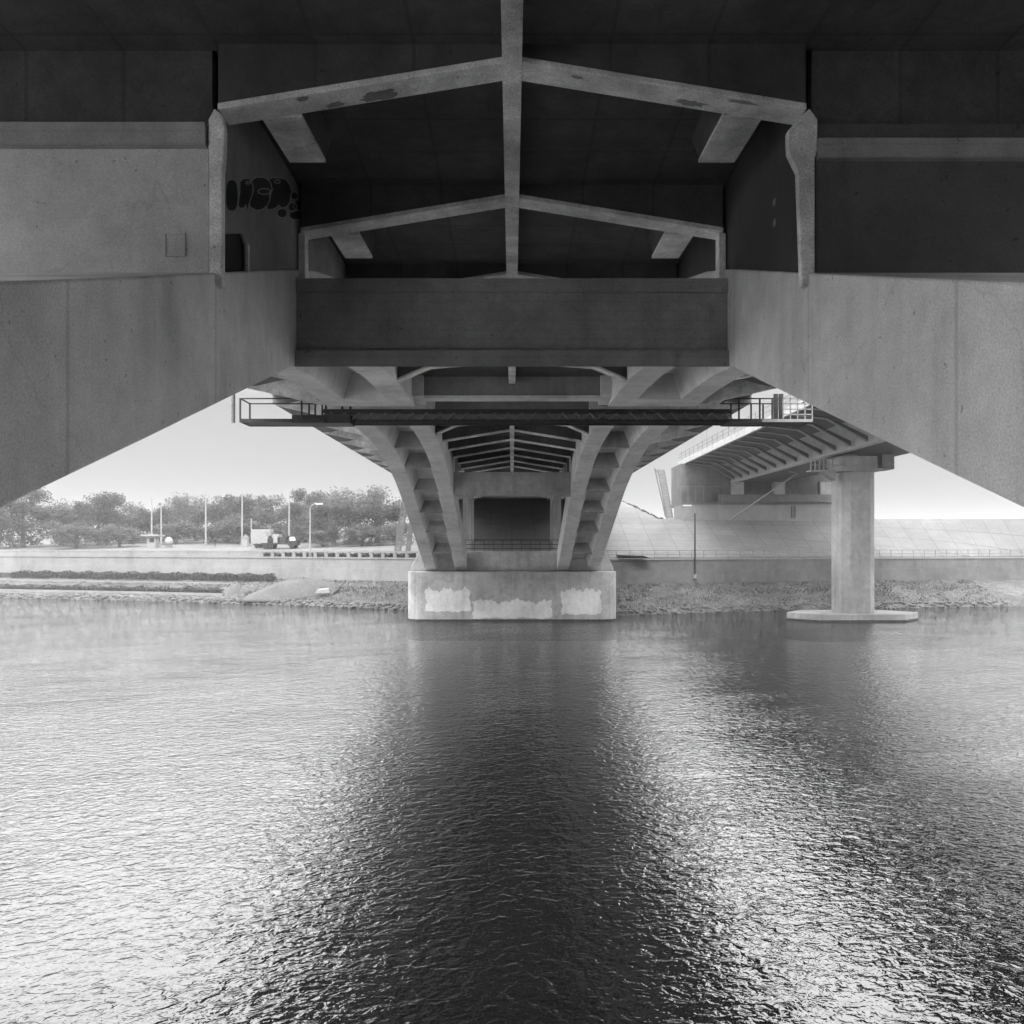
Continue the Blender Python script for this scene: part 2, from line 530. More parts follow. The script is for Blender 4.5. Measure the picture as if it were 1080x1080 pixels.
# legs that rise from the piers and flatten into the girders; coffered between two ribs
DS = [-1.35, 2, 6, 9.77, 12.1, 14.5, 16.5, 17.5, 18.5, 19.7, 21, 22.5, 24, 25.5, 27, 28.5, 30, 31.5, 33, 35.4]
legs = {}
for far in (False, True):
    for sx in (-1, 1):
        m = MB(); rings = []
        for d in DS:
            z = zb(d); zt = min(z + 2.0, CEIL - 0.01); zs = min(z + 1.15, zt - 0.3)
            sec = [(IN,z),(IN+1.1,z),(IN+1.45,zs),(OUT-1.45,zs),(OUT-1.1,z),(OUT,z),(OUT,zt),(IN,zt)]
            rings.append([(sx*x_, mir(d, far), Z(z_)) for x_, z_ in sec])
        m.loft(rings)
        leg = part(m, 'leg', 'rib', bevel=0.035)
        legs[(far, sx)] = leg
        m = MB(); z = zb(36)
        m.prism([(35.4, Z(z)), (37.2, Z(z)), (37.2, Z(CEIL-.01)), (35.4, Z(CEIL-.01))] if not far else [(MID-35.4, Z(z)), (MID-37.2, Z(z)), (MID-37.2, Z(CEIL-.01)), (MID-35.4, Z(CEIL-.01))], 0, sx*IN, sx*OUT)
        m.prism([(mir(35.9,far), Z(z+.25)), (mir(37.1,far), Z(z+.05)), (mir(37.1,far), Z(CEIL-.02)), (mir(35.9,far), Z(CEIL-.02))], 0, sx*(IN-0.5), sx*(IN-.003))
        part(m, 'end_block', 'rib', leg)
        for d in ([27.4, 22.6, 17.4, 13.3, 9.0, 3.6]):
            m = MB(); z = zb(d); th = 0.14
            zt = min(zb(d)+2.0, CEIL); zs = min(z+1.15, zt-0.3) + .12
            sl = (zb(d+.3)-zb(d-.3))/.6; tilt = .25 + sl*1.0
            def ring(dd, yo): return [(sx*(IN+1.08), mir(dd+yo, far), Z(z+.05+sl*yo)), (sx*(OUT-1.08), mir(dd+yo, far), Z(z+.05+sl*yo)), (sx*(OUT-1.40), mir(dd+yo-tilt, far), Z(zs)), (sx*(IN+1.40), mir(dd+yo-tilt, far), Z(zs))]
            m.loft([ring(d, -th), ring(d, th)])
            part(m, 'diaphragm', 'beam', leg)

# webs standing on the legs up to the deck
def web_poly(d0, d1, far, z_min=None):
    ds = [d for d in DS if d0 < d < d1]
    low = [(d0, zb(d0)+2.0-.05)] + [(d, zb(d)+2.0-.05) for d in ds] + [(d1, min(zb(d1)+2.0-.05, CEIL-.03))]
    return low
webs = {}
for far in (False, True):
    for sx in (-1, 1):
        for inner in (True, False):
            m = MB(); xa, xb = (IN+.05, IN+.32) if inner else (OUT-.32, OUT-.05)
            doorway_shade = (not far) and sx < 0 and inner
            if doorway_shade:
                xb = IN+.09
                low = web_poly(13.62, 26.3, far)
                m.prism([(mir(d, far), Z(z_)) for d, z_ in low + [(26.3, CEIL-.02), (13.62, CEIL-.02)]], 0, sx*xa, sx*xb)
                m.prism([(12.52, Z(4.88)), (13.44, Z(5.24)), (13.618, Z(5.12)), (13.618, Z(CEIL-.02)), (12.52, Z(CEIL-.02))], 0, sx*xa, sx*xb)
            else:
                low = web_poly(12.52, 26.3, far)
                m.prism([(mir(d, far), Z(z_)) for d, z_ in low + [(26.3, CEIL-.02), (12.52, CEIL-.02)]], 0, sx*xa, sx*xb)
            o = part(m, 'spandrel_web', ('web' if sx < 0 else 'web_shade') if inner else 'wall')
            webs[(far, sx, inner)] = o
m = MB(); m.box(-4.505, -4.549, 13.60, 13.68, Z(4.60), Z(5.13))
m.cur = 0
part(m, 'door_jamb', 'frame', webs[(False, -1, True)])

m = MB(); m.box(-4.62, -4.66, 12.5, 14.0, Z(3.9), Z(5.4)); part(m, 'doorway_shade', 'black', webs[(False, -1, True)])  # dark panel standing in for the unlit space behind the doorway

# transverse spandrel walls over the legs
for far in (False, True):
    for sx in (-1, 1):
        m = MB(); zl = zb(12.1)+1.7
        m.box(sx*(IN+.13), sx*(OUT+.0), mir(12.15, far), mir(12.50, far), Z(zl), Z(6.41))
        sw = part(m, 'spandrel_wall', 'wall' if sx < 0 else 'wall_shade')
        m = MB(); z0, z1 = (6.03, 6.38) if sx < 0 else (5.84, 6.14)
        m.box(sx*(IN+.14), sx*(OUT+.05), mir(12.03, far), mir(12.149, far), Z(z0), Z(z1))
        part(m, 'lintel', 'beam', sw)
        m = MB(); m.box(sx*(IN+.13), sx*OUT, mir(12.3, far), mir(12.49, far), Z(6.412), Z(7.7))
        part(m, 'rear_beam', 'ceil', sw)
        if not far and sx < 0:
            m = MB(); p, q = P(175, 247, 12.12), P(195, 270, 12.12)
            m.box(p.x, q.x, 12.125, 12.148, q.z, p.z)
            m.box(p.x-.02, p.x, 12.11, 12.148, q.z, p.z+.02); m.box(p.x, q.x, 12.11, 12.148, p.z, p.z+.02)
            part(m, 'hatch', 'wall', sw)

# cross beams between the legs
for far in (False, True):
    for sx in (0,):
        m = MB()
        m.box(-IN+.003, IN-.003, mir(16.62, far), mir(17.10, far), Z(4.02), Z(5.24))
        cb = part(m, 'cross_beam', 'beam')
        m = MB(); m.prism([(mir(16.50, far), Z(3.68)), (mir(17.18, far), Z(3.845)), (mir(17.18, far), Z(4.018)), (mir(16.50, far), Z(4.018))], 0, -IN+.002, IN-.002); part(m, 'bottom_flange', 'beam', cb)
        m = MB(); m.box(-IN+.002, IN-.002, mir(16.56, far), mir(17.14, far), Z(5.24), Z(5.53)); part(m, 'top_ledge', 'beam', cb)
        m = MB(); m.box(-IN+.5, IN-.5, mir(36.2, far), mir(36.75, far), Z(6.75), Z(CEIL-.02))
        cb = part(m, 'cross_beam', 'web')
        m = MB(); m.box(-IN+.42, IN-.42, mir(36.12, far), mir(36.82, far), Z(6.60), Z(6.75)); part(m, 'bottom_flange', 'rib', cb)

# portal frames under the deck
def frame_mesh(y, th=0.49, knee=False, far=False):
    m = MB()
    if not knee:
        low = [(-IN+.02, 6.61), (-.001, 7.34), (IN-.02, 6.61)]
    else:
        low = [(-IN+.02, 6.40), (-3.2, 6.94), (0, 7.19), (3.2, 6.94), (IN-.02, 6.40)]
    # light painted in: bottom chord pale as lit, web above dark as shaded
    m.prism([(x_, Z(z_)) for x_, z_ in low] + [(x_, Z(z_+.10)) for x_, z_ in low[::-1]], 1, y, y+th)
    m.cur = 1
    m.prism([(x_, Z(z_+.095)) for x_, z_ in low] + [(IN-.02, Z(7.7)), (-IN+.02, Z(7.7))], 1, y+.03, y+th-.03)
    return m
FR = [12.1 + 4.75*k for k in range(5)]
for far in (False, True):
    for k, d in enumerate([2.6, 7.35] + FR):
        y = mir(d, far) - (0.49 if far else 0)
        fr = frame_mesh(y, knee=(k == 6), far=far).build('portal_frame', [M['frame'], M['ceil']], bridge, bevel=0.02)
        if k in (2, 3):
            for sx in (-1, 1):
                m = MB()
                if k == 2:   # swelling near the head, foot hanging in front of the leg
                    zf = 3.92; ob = .04 if sx > 0 else .01
                    prof = [(IN-.10,zf),(IN+.10,zf),(IN+.10,5.85),(IN+.10+ob,5.98),(IN+.10+ob,6.45),(IN+.02,6.62),(IN-.10,6.52),(IN-.14-.17*(sx>0),6.28),(IN-.13-.18*(sx>0),6.12),(IN-.13-.17*(sx>0),5.95),(IN-.10-.06*(sx>0),5.66)]
                    m.prism([(sx*x_, Z(z_)) for x_, z_ in prof], 1, y-.015, y+.13)
                else:
                    m.prism([(sx*x_, Z(z_)) for x_, z_ in [(IN-.12,5.5),(IN+.03,5.5),(IN+.03,6.6),(IN-.12,6.6)]], 1, y+.01, y+.30)
                part(m, 'post', 'frame', fr, bevel=0.02)
        if k in (2, 3) and not far:
            for sx in (-1, 1):
                m = MB(); yy = y + .49
                def hr(yq, zq, zt): return [(sx*3.32, yq, Z(zq)), (sx*3.96, yq, Z(zq)), (sx*3.96, yq, Z(zt)), (sx*3.32, yq, Z(zt))]
                m.loft([hr(yy-.01, 6.74, 6.80), hr(yy+1.6, 6.80, 6.86)])
                m.cur = 1  # haunch sides dark like the frame webs, shade in the colour
                def hw(yq, zq): return [(sx*3.36, yq, Z(zq)), (sx*3.92, yq, Z(zq)), (sx*3.92, yq, Z(7.7)), (sx*3.36, yq, Z(7.7))]
                m.loft([hw(yy-.02, 6.79), hw(yy+1.6, 6.85), hw(yy+2.3, 7.55)])
                m.build('haunch', [M['frame'], M['ceil']], fr)
for (y0, y1) in ((-52, 36.19), (MID-36.19, 127)):
    m = MB(); m.box(-.15, .15, y0, y1, Z(7.30), Z(CEIL-.016)); part(m, 'ridge_beam', 'frame')
# frames of the approach span behind the far pier
for y in (83, 87.7, 92.5, 97.2, 102, 106.7, 111.5):
    frame_mesh(y).build('portal_frame', [M['frame'], M['ceil']], bridge)

# spalled patches on the first frame's soffit
rs = random.Random(5)
def spall(x0, x1, d0, d1, fr_):
    m = MB(); n = 22; pts = []
    for k in range(n):
        a = 2*math.pi*k/n; r_ = 1 + rs.uniform(-.28, .22)
        x_ = (x0+x1)/2 + (x1-x0)/2*math.cos(a)*r_; y_ = min(max((d0+d1)/2 + (d1-d0)/2*math.sin(a)*r_, 12.13), 12.56)
        pts.append((x_, y_, Z(7.34-abs(x_)*.1629-.003)))
    m.loft([pts, [(a_, b_, c_+.01) for a_, b_, c_ in pts]])
    m.build('spalled_patch', M['web'], fr_)
first_frame = [o for o in bridge.children if o.name.startswith('portal_frame')][2]
for q in ((-2.35,-1.80,12.28,12.56),(-2.9,-2.62,12.42,12.56),(-3.3,-3.1,12.12,12.26),(2.55,3.05,12.36,12.5),(3.3,3.75,12.14,12.24),(.9,1.1,12.2,12.28)): spall(*q, first_frame)
for zc in (5.92, 5.56):
    m = MB(); m.box(4.535, 4.552, 13.73, 13.84, Z(zc-.06), Z(zc+.06)); m.build('vent_daylight', M['paint'], webs[(False, 1, True)])  # pale plates painted as daylight showing through two web holes

# brackets carrying the footway slabs outside the girders
for far in (False, True):
    for d in [2.6, 7.35] + FR + [36.7]:
        for sx in (-1, 1):
            m = MB(); y = mir(d, far)
            prof = [(OUT-.02, 6.42 if d > 28 else 6.5), (OUT+.5, 6.5 if d > 28 else 6.56), (12.27, 7.22), (11.6, 7.60), (OUT-.02, 7.98)]
            m.prism([(sx*x_, Z(z_)) for x_, z_ in prof], 1, y-.16, y+.16)
            part(m, 'bracket', 'frame')
for y in (83, 87.7, 92.5, 97.2, 102, 106.7, 111.5):
    for sx in (-1, 1):
        m = MB(); m.prism([(sx*x_, Z(z_)) for x_, z_ in [(4.4,6.5),(OUT+.5,6.56),(12.27,7.22),(11.6,7.6),(4.4,7.98)]], 1, y-.16, y+.16)
        part(m, 'bracket', 'frame')

# rainwater pipe below the deck edge
m = MB(); p = P(246, 412, 35.7); m.tube([(p.x, p.y, Z(7.24)), (p.x, p.y, Z(5.45))], .09, 10); part(m, 'drain_pipe', 'steelmid')

# piers
def pier(y0, y1, far):
    m = MB()
    def outline(hx, c):
        q = [(hx-c+c*math.sin(R(15*k)), y0+c-c*math.cos(R(15*k))) for k in range(7)]
        q += [(hx-c+c*math.cos(R(15*k)), y1-c+c*math.sin(R(15*k))) for k in range(7)]
        return q + [(-x_, y_) for x_, y_ in q[::-1]]
    m.prism(outline(10.35, 1.5), 2, -2.0, Z(-2.69))
    pr = part(m, 'pier', 'pier', bevel=0.06)
    m = MB(); m.prism([(x_*1.0015, y_ + (.012 if y_ > (y0+y1)/2 else -.012)) for x_, y_ in outline(10.35, 1.5)], 2, .01, .16); part(m, 'waterline_stain', 'shrub', pr)
    m = MB(); sgn = 1
    yb = y0 + 2.15 if far else y0 + .4
    m.prism([(-10.2, Z(-2.69)), (10.2, Z(-2.69)), (10.15, Z(-2.3)), (9.35, Z(-.72)), (-9.35, Z(-.72)), (-10.15, Z(-2.3))], 1, yb, y1-(.4 if far else 2.15))
    part(m, 'upper_block', 'pier', pr, bevel=0.08)
    return pr
pf = pier(77.8, 84.5, True)
pier(MID-84.5, MID-77.8, False)
# patches of bare pale plaster on the pier face
def ragged(x0, x1, z0, z1, n, amp):
    n = 70; ph = [random.uniform(0, 6.28) for _ in range(10)]
    def w(u, k): return amp*(.55*math.sin(u*5+ph[k])+.35*math.sin(u*13+ph[k+1])+.22*math.sin(u*31+ph[k+2])) + random.uniform(-.05, .05)
    pts = [(x0+(x1-x0)*k/n, z0 + .35*w(k/n*3, 0)) for k in range(n)]
    pts += [(x1+.5*w(k/20*1.5, 3), z0+(z1-z0)*k/20) for k in range(20)]
    pts += [(x1-(x1-x0)*k/n, z1 + w(k/n*3, 5)) for k in range(n)]
    pts += [(x0+.5*w(k/20*1.5, 7), z1-(z1-z0)*k/20) for k in range(20)]
    return pts
for (a, bq, t0, t1) in ((449, 496, 622, 645), (499, 582, 634, 652), (592, 634, 622, 648)):
    p, q = P(a, t1, 77.8), P(bq, t0, 77.8)
    m = MB(); m.prism(ragged(p.x, q.x, p.z, q.z, 14, .28), 1, 77.775, 77.797)
    m.build('plaster_patch', M['plaster'], pf)
m = MB(); q = P(590, 600, 77.78); m.box(q.x-.18, q.x+.12, 77.74, 77.797, .3, Z(-2.75)); m.build('pilaster', M['pier'], pf)

# side-span columns between pier and embankment, and the abutment shelf
for y in (86.0, 91.0, 97.0, 104.0):
    for sx in (-1, 1):
        m = MB(); gz = max(bank_h(0, y-86), 0) if y < 94 else PROM_Z
        m.box(sx*4.98, sx*5.28, y-.25, y+.3, min(gz, PROM_Z)-.3, Z(6.6)); part(m, 'column', 'column')
m = MB(); m.box(-12.2, 12.2, 121.0, 124, 13.6, Z(7.2)); m.box(-12.2, 12.2, 124, 128, 5.8, Z(8.0)); part(m, 'abutment', 'web')
for s_ in (-1, 1):
    m = MB(); m.box(s_*5.3, s_*11.5, 84.8, 120, Z(6.62), Z(CEIL-.02)); part(m, 'side_girder', 'rib')

# graffiti sprayed on the web behind the first post
def graffiti():
    X = -4.543
    def to3(u, v):
        px, py = 225 + u/8.31, 170 + v/8.31
        d = 4.545*840/(540-px)
        return (d, HC + (574-py)*d/840)
    blobs = []
    def ell(cx, cy, rx, ry, rot=0, n=22, sq=2.6):
        r = []
        for k in range(n):
            a = 2*math.pi*k/n; c_, s_ = math.cos(a), math.sin(a)
            x_ = rx*math.copysign(abs(c_)**(2/sq), c_); y_ = ry*math.copysign(abs(s_)**(2/sq), s_)
            r.append((cx+x_*math.cos(rot)-y_*math.sin(rot), cy+x_*math.sin(rot)+y_*math.cos(rot)))
        return r
    blobs.append(ell(160, 300, 55, 140))                                                                     # O
    blobs.append([(232,180),(260,155),(310,150),(338,180),(345,250),(330,320),(310,372),(300,430),(285,380),(262,410),(240,415),(218,395),(222,320),(232,260)])   # P
    blobs.append([(335,165),(370,142),(420,140),(465,150),(500,190),(512,240),(490,290),(492,340),(465,395),(420,425),(375,432),(325,405),(312,370),(335,310),(350,240)])   # E
    blobs.append([(478,160),(520,145),(590,146),(640,165),(672,215),(685,270),(672,320),(668,360),(640,400),(600,410),(565,380),(555,405),(520,420),(470,425),(465,400),(494,340),(500,290),(516,245),(505,195)])  # R
    for c_ in ((706,302,32,34),(752,384,52,48),(690,402,38,40),(600,455,44,40),(715,472,54,42)): blobs.append(ell(*c_, sq=2.0))
    m = MB()
    def poly3(pts, x): return [(x, *to3(u, v)) for u, v in pts]
    for i, bl in enumerate(blobs):
        m.cur = 0; xx = X + .0006*i
        m.add(poly3(bl, xx), [range(len(bl))])
        m.cur = 1
        cx = sum(u for u, v in bl)/len(bl); cy = sum(v for u, v in bl)/len(bl)
        def off(k_): return [(u+(u-cx)/max(1, math.hypot(u-cx, v-cy))*k_, v+(v-cy)/max(1, math.hypot(u-cx, v-cy))*k_) for u, v in bl]
        a, c2 = poly3(off(-4), xx+.002), poly3(off(5), xx+.002); n = len(bl)
        m.add(a + c2, [(k, (k+1) % n, n+(k+1) % n, n+k) for k in range(n)])
    m.cur = 1
    for (cx, cy, rx, ry) in ((298,188,24,16),(555,178,28,20),(440,265,58,30)):
        a, c2 = ell(cx, cy, rx, ry, sq=2), ell(cx, cy, rx-9, ry-9, sq=2); n = len(a)
        m.add(poly3(a, X+.012) + poly3(c2, X+.012), [(k, (k+1) % n, n+(k+1) % n, n+k) for k in range(n)])
    m.build('graffiti', [M['graffiti_fill'], M['graffiti_line']], webs[(False, -1, True)])
graffiti()

# ------------------------------------------------------------------ inspection gantry slung below the crown
GY = 38.7
gan = empty('inspection_gantry', (0, GY, Z(5.9)), 'long dark steel inspection gantry hanging across under the arch crown', 'gantry')
m = MB()
m.box(-9.2, 10.6, GY-.05, GY+.05, Z(6.37), Z(6.56)); m.box(-9.2, 10.6, GY-.05, GY+.05, Z(5.89), Z(6.06))
m.box(-9.2, 10.6, GY+.75, GY+.85, Z(6.37), Z(6.56)); m.box(-9.2, 10.6, GY+.75, GY+.85, Z(5.89), Z(6.06))
m.build('chord', M['steel'], gan)
m = MB(); x = -9.1
while x < 10.5:
    m.bar((x, GY-.03, Z(6.05)), (x+.33, GY-.03, Z(6.38)), .07); m.bar((x+.33, GY-.03, Z(6.38)), (x+.66, GY-.03, Z(6.05)), .07); x += .66
m.box(-9.2, 10.6, GY+.16, GY+.20, Z(6.06), Z(6.37))
m.build('lattice', M['steelmid'], gan)
def basket(x0, x1, mat, uprights, name='basket'):
    m = MB(); y0, y1 = GY-.45, GY+.95; z0, z1 = Z(5.86), Z(7.02)
    for y in (y0, y1):
        m.box(x0, x1, y-.04, y+.04, z1-.05, z1); m.box(x0, x1, y-.05, y+.05, z0, z0+.16)
        for xx in uprights: m.box(xx-.035, xx+.035, y-.035, y+.035, z0, z1)
    for xx in (x0, x1): m.box(xx-.03, xx+.03, y0, y1, z1-.05, z1); m.box(xx-.03, xx+.03, y0, y1, z0, z0+.1)
    m.box(x0, x1, y0, y1, z0+.02, z0+.08)
    return m.build(name, M[mat], gan)
basket(-13.05, -9.0, 'steel', [-13.05, -10.1, -9.45])
m = MB(); m.box(-10.6, -7.8, GY-.35, GY+.9, Z(5.84), Z(6.22)); m.build('winch_box', M['steel'], gan)
basket(10.4, 14.4, 'steel', [10.9, 11.9, 12.5])
m = MB(); y = GY-.5
for z in (5.95, 6.2, 6.45, 6.7, 6.95): m.box(13.0, 14.4, y-.02, y+.02, Z(z), Z(z+.05))
for xx in (13.0, 13.35, 13.7, 14.05, 14.4): m.box(xx-.025, xx+.025, y-.02, y+.02, Z(5.9), Z(7.0))
m.box(12.0, 14.4, y-.03, y+.03, Z(5.86), Z(6.0)); m.build('end_screen', M['paint'], gan)
for xx in (-9.1, -8.3, -7.9, 12.9, 13.15):
    m = MB(); wd = .05 if xx < 0 else .10; m.box(xx-wd, xx+wd, GY+.2, GY+.3, Z(6.0), Z(7.35)); m.build('hanger', M['steel'], gan)

# ------------------------------------------------------------------ the second bridge on the right
sb = empty('girder_bridge', (35, 60, 0), 'steel girder road bridge with ribbed underside crossing beyond on the right', 'bridge')
m = MB(); m.box(24.6, 45.2, -12, 118, Z(11.56), Z(12.05)); m.box(24.5, 24.85, -12, 118, Z(11.48), Z(12.2)); m.build('deck', M['girder'], sb)
m = MB()
m.prism([(31.4, Z(9.05)), (31.6, Z(9.05)), (31.6, Z(11.55)), (31.4, Z(11.55))], 1, -12, 114)
m.prism([(38.2, Z(9.05)), (38.4, Z(9.05)), (38.4, Z(11.55)), (38.2, Z(11.55))], 1, -12, 114)
m.build('web_plates', M['girder'], sb)
m = MB(); m.box(31.25, 32.0, -12, 114, Z(8.80), Z(9.05)); m.build('edge_flange', M['girder'], sb)
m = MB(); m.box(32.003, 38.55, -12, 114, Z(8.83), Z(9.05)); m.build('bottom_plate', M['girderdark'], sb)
y = -10.2; proto = None
while y < 114:
    if proto is None:
        proto = []
        for s_ in (0, 1):
            fx = (lambda x_: x_) if s_ == 0 else (lambda x_: 69.8 - x_)
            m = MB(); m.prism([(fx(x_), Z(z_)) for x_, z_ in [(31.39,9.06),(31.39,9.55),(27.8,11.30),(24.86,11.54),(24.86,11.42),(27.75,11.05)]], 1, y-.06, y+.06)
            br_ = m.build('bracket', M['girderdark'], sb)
            m = MB(); m.prism([(fx(x_), Z(z_)) for x_, z_ in [(31.39,9.02),(31.39,9.08),(27.8,11.08),(24.86,11.44),(24.86,11.38),(27.75,11.01)]], 1, y-.17, y+.17)
            m.build('flange', M['paint'], br_); proto.append(br_)
    else:
        for br_ in proto:
            o = copy_tree(br_, sb); o.location = (0, y+10.2, 0)
    y += 3.5
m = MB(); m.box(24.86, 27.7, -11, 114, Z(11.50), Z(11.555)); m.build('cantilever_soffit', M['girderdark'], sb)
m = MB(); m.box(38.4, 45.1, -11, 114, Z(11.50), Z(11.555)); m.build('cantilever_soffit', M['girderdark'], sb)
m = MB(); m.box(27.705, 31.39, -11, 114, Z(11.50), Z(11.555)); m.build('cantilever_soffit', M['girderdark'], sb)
m = MB()
for z in (12.75, 13.25): m.box(24.6, 24.66, -12, 118, Z(z), Z(z+.06))
m.build('rail', M['steelmid'], sb)
proto = None
for k in range(52):
    y = -12 + k*2.5
    if proto is None:
        m = MB(); m.box(24.59, 24.68, y, y+.09, Z(12.2), Z(13.35)); proto = m.build('railing_post', M['steelmid'], sb)
    else:
        o = proto.copy(); C.objects.link(o); o.parent = sb; o.location = (0, k*2.5, 0)
for y in (30, 62, 100):
    m = MB(); m.tube([(24.5, y, Z(12.2)), (24.5, y, Z(15.2))], .07); m.build('railing_mast', M['steelmid'], sb)
# pier standing in the river
m = MB()
m.prism([(32.2,77.9),(32.9,77.2),(34.75,77.2),(35.45,77.9),(35.45,80.3),(34.75,81.0),(32.9,81.0),(32.2,80.3)], 2, -1.5, Z(7.1))
sp = m.build('pier', M['column'], sb, bevel=.04)
m = MB(); m.prism([(27.3,79.2),(29.6,76.9),(38.0,76.9),(40.4,79.2),(38.0,82.0),(29.6,82.0)], 2, -1.0, .75); m.build('footing', M['column'], sp, bevel=.08)
m = MB(); m.prism([(26.97,79.2),(29.5,76.88),(38.1,76.88),(40.43,79.2),(38.1,82.02),(29.5,82.02)], 2, .01, .17); m.build('waterline_stain', M['shrub'], sp)
m = MB(); m.box(31.9, 35.8, 77.0, 81.2, Z(7.1), Z(7.35)); m.build('cap', M['column'], sp)
m = MB(); m.box(32.2, 35.5, 77.3, 80.9, Z(7.35), Z(7.75)); m.box(32.0, 35.4, 77.15, 81.0, Z(7.75), Z(8.55)); m.build('bearing_block', M['column'], sp)
for (xa, xb, za) in ((32.6, 33.8, 8.55), (36.2, 37.4, 7.35)):
    m = MB(); m.box(xa, xb, 77.9, 80.2, Z(za), Z(8.80)); m.build('bearing', M['steelmid'], sp)
m = MB()
for k in range(6):
    xx = 29.1 + k*.42; m.box(xx-.05, xx+.05, 77.5, 77.58, Z(7.15), Z(8.3))
m.box(29.0, 31.6, 77.5, 77.58, Z(8.25), Z(8.33)); m.box(29.0, 31.6, 77.5, 77.58, Z(7.7), Z(7.76)); m.box(29.0, 31.6, 77.3, 78.5, Z(7.1), Z(7.2))
m.build('service_platform', M['paint'], sp)
m = MB(); m.prism([(30.3,Z(6.95)),(31.5,Z(6.2)),(31.5,Z(7.1)),(30.3,Z(7.1))], 1, 77.5, 78.6); m.build('platform_bracket', M['paint'], sp)
# abutment
m = MB(); m.box(24.0, 27.4, 113.2, 120, Z(5.9), Z(11.45)); ab = m.build('abutment', M['quay_dark'], sb)
m = MB()
rg = []
for k in range(7):
    a = k/6; rg.append([(27.4+4.6*a, 113.25+3.2*math.sin(a*1.4), Z(5.9)), (27.4+4.6*a, 113.25+3.2*math.sin(a*1.4), Z(11.5))])
for k in range(7):
    a = 1-k/6; rg.append([(27.4+4.6*a, 114.6+3.6*math.sin(a*1.4), Z(5.9)), (27.4+4.6*a, 114.6+3.6*math.sin(a*1.4), Z(11.5))])
m.loft([[r_[0] for r_ in rg], [r_[1] for r_ in rg]]); m.build('curved_wing', M['web'], ab)
m = MB(); m.box(31.5, 47, 117, 120, Z(5.9), Z(11.5)); m.build('back_wall', M['ceil'], ab)
m = MB(); m.box(23.7, 47, 112.2, 120, Z(5.45), Z(5.9)); m.box(29.5, 47, 112.0, 117, Z(5.9), Z(7.0)); m.build('bearing_shelf', M['quay_dark'], ab)
m = MB(); m.box(23.6, 47, 111.3, 116, Z(3.2), Z(5.45)); m.build('lower_wall', M['quay'], ab)
m = MB(); m.box(23.55, 47, 111.2, 111.6, Z(5.40), Z(5.52)); m.build('coping', M['quay'], ab)
for xx in (31.2, 37.0, 43.5):
    m = MB(); m.box(xx, xx+1.5, 112.3, 113.6, Z(7.0), Z(8.78)); m.build('bearing', M['column'], ab)
m = MB()
for s_ in (0, .5): m.box(39.0+s_, 39.06+s_, 111.2, 111.26, Z(3.6), Z(5.4))
for k in range(7): m.box(39.0, 39.56, 111.2, 111.26, Z(3.75+k*.25), Z(3.79+k*.25))
m.build('ladder', M['steel'], ab)
m = MB(); xx = 23.7
for k in range(8): m.box(xx+k*1.1, xx+.05+k*1.1, 112.3, 112.35, Z(5.9), Z(8.2 if k < 4 else 7))
m.box(23.7, 31.4, 112.3, 112.35, Z(8.1), Z(8.16)); m.build('wall_railing', M['steelmid'], ab)
m = MB(); m.tube([(33.5, 96, Z(8.75)), (34.2, 95.2, Z(8.55)), (30.35, 111.0, Z(3.4))], .085); tag(m.build('drain_pipe', M['paint']), 'thin pale pipe slanting down from the girder bridge to the paved slope', 'pipe')

# ------------------------------------------------------------------ railings, lamps, poles on the banks
def railing(name, xs_, t, z0, h, mat, label, rails=(1.0,), post_w=.07, curve=True, yfix=None):
    def Y(x): return yfix if yfix is not None else E(x)+t
    root = empty(name, (xs_[len(xs_)//2], Y(xs_[len(xs_)//2]), z0), label, 'railing')
    for rr in rails:
        m = MB()
        for a, c2 in zip(xs_, xs_[1:]): m.bar((a, Y(a), z0+h*rr), (c2, Y(c2), z0+h*rr), .06, .07)
        m.build('rail', M[mat], root)
    pm = MB(); pm.box(-post_w/2, post_w/2, -post_w/2, post_w/2, 0, h)
    first = None
    for x_ in xs_:
        if first is None:
            first = pm.build('post', M[mat]); first.parent = root
            o = first
        else:
            o = first.copy(); C.objects.link(o); o.parent = root
        o.location = Vector((x_, Y(x_), z0)) - Vector(root.location)
    return root
railing('promenade_railing', xs_range(10.6, 70, 1.6), WALL_T+.5, 5.80, 0.95, 'steelmid', 'thin grey railing along the top of the right quay wall', (1.0, .5))
railing('underpass_railing', xs_range(-4.7, 4.7, .94), 0, Z(-.72), 1.15, 'steel', 'dark three-bar railing on the far pier between its two legs', (1.0, .6, .25), .05, yfix=80.35)

def leafy(m, x0, x1, t0, t1, z0, z1, n, sz):
    for k in range(n):
        x = random.uniform(x0, x1); u = random.random(); t = random.uniform(t0, t1); z = random.uniform(z0, z1)
        if u < .45: t = t0 + random.uniform(-.12, .1)
        elif u < .85: z = z1 + random.uniform(-.15, .16)*(1+math.sin(x*1.7))
        p = Vector((x, E(x)+t, z))
        n1 = Vector((random.gauss(0,1), random.gauss(0,1), random.gauss(0,1))).normalized(); n2 = n1.cross(Vector((random.gauss(0,1), random.gauss(0,1), random.gauss(0,1)))).normalized(); s_ = sz*random.uniform(.5,1.3)
        m.add([p-n1*s_, p+n2*s_*.6, p+n1*s_, p-n2*s_*.6], [(0,1,2,3)])
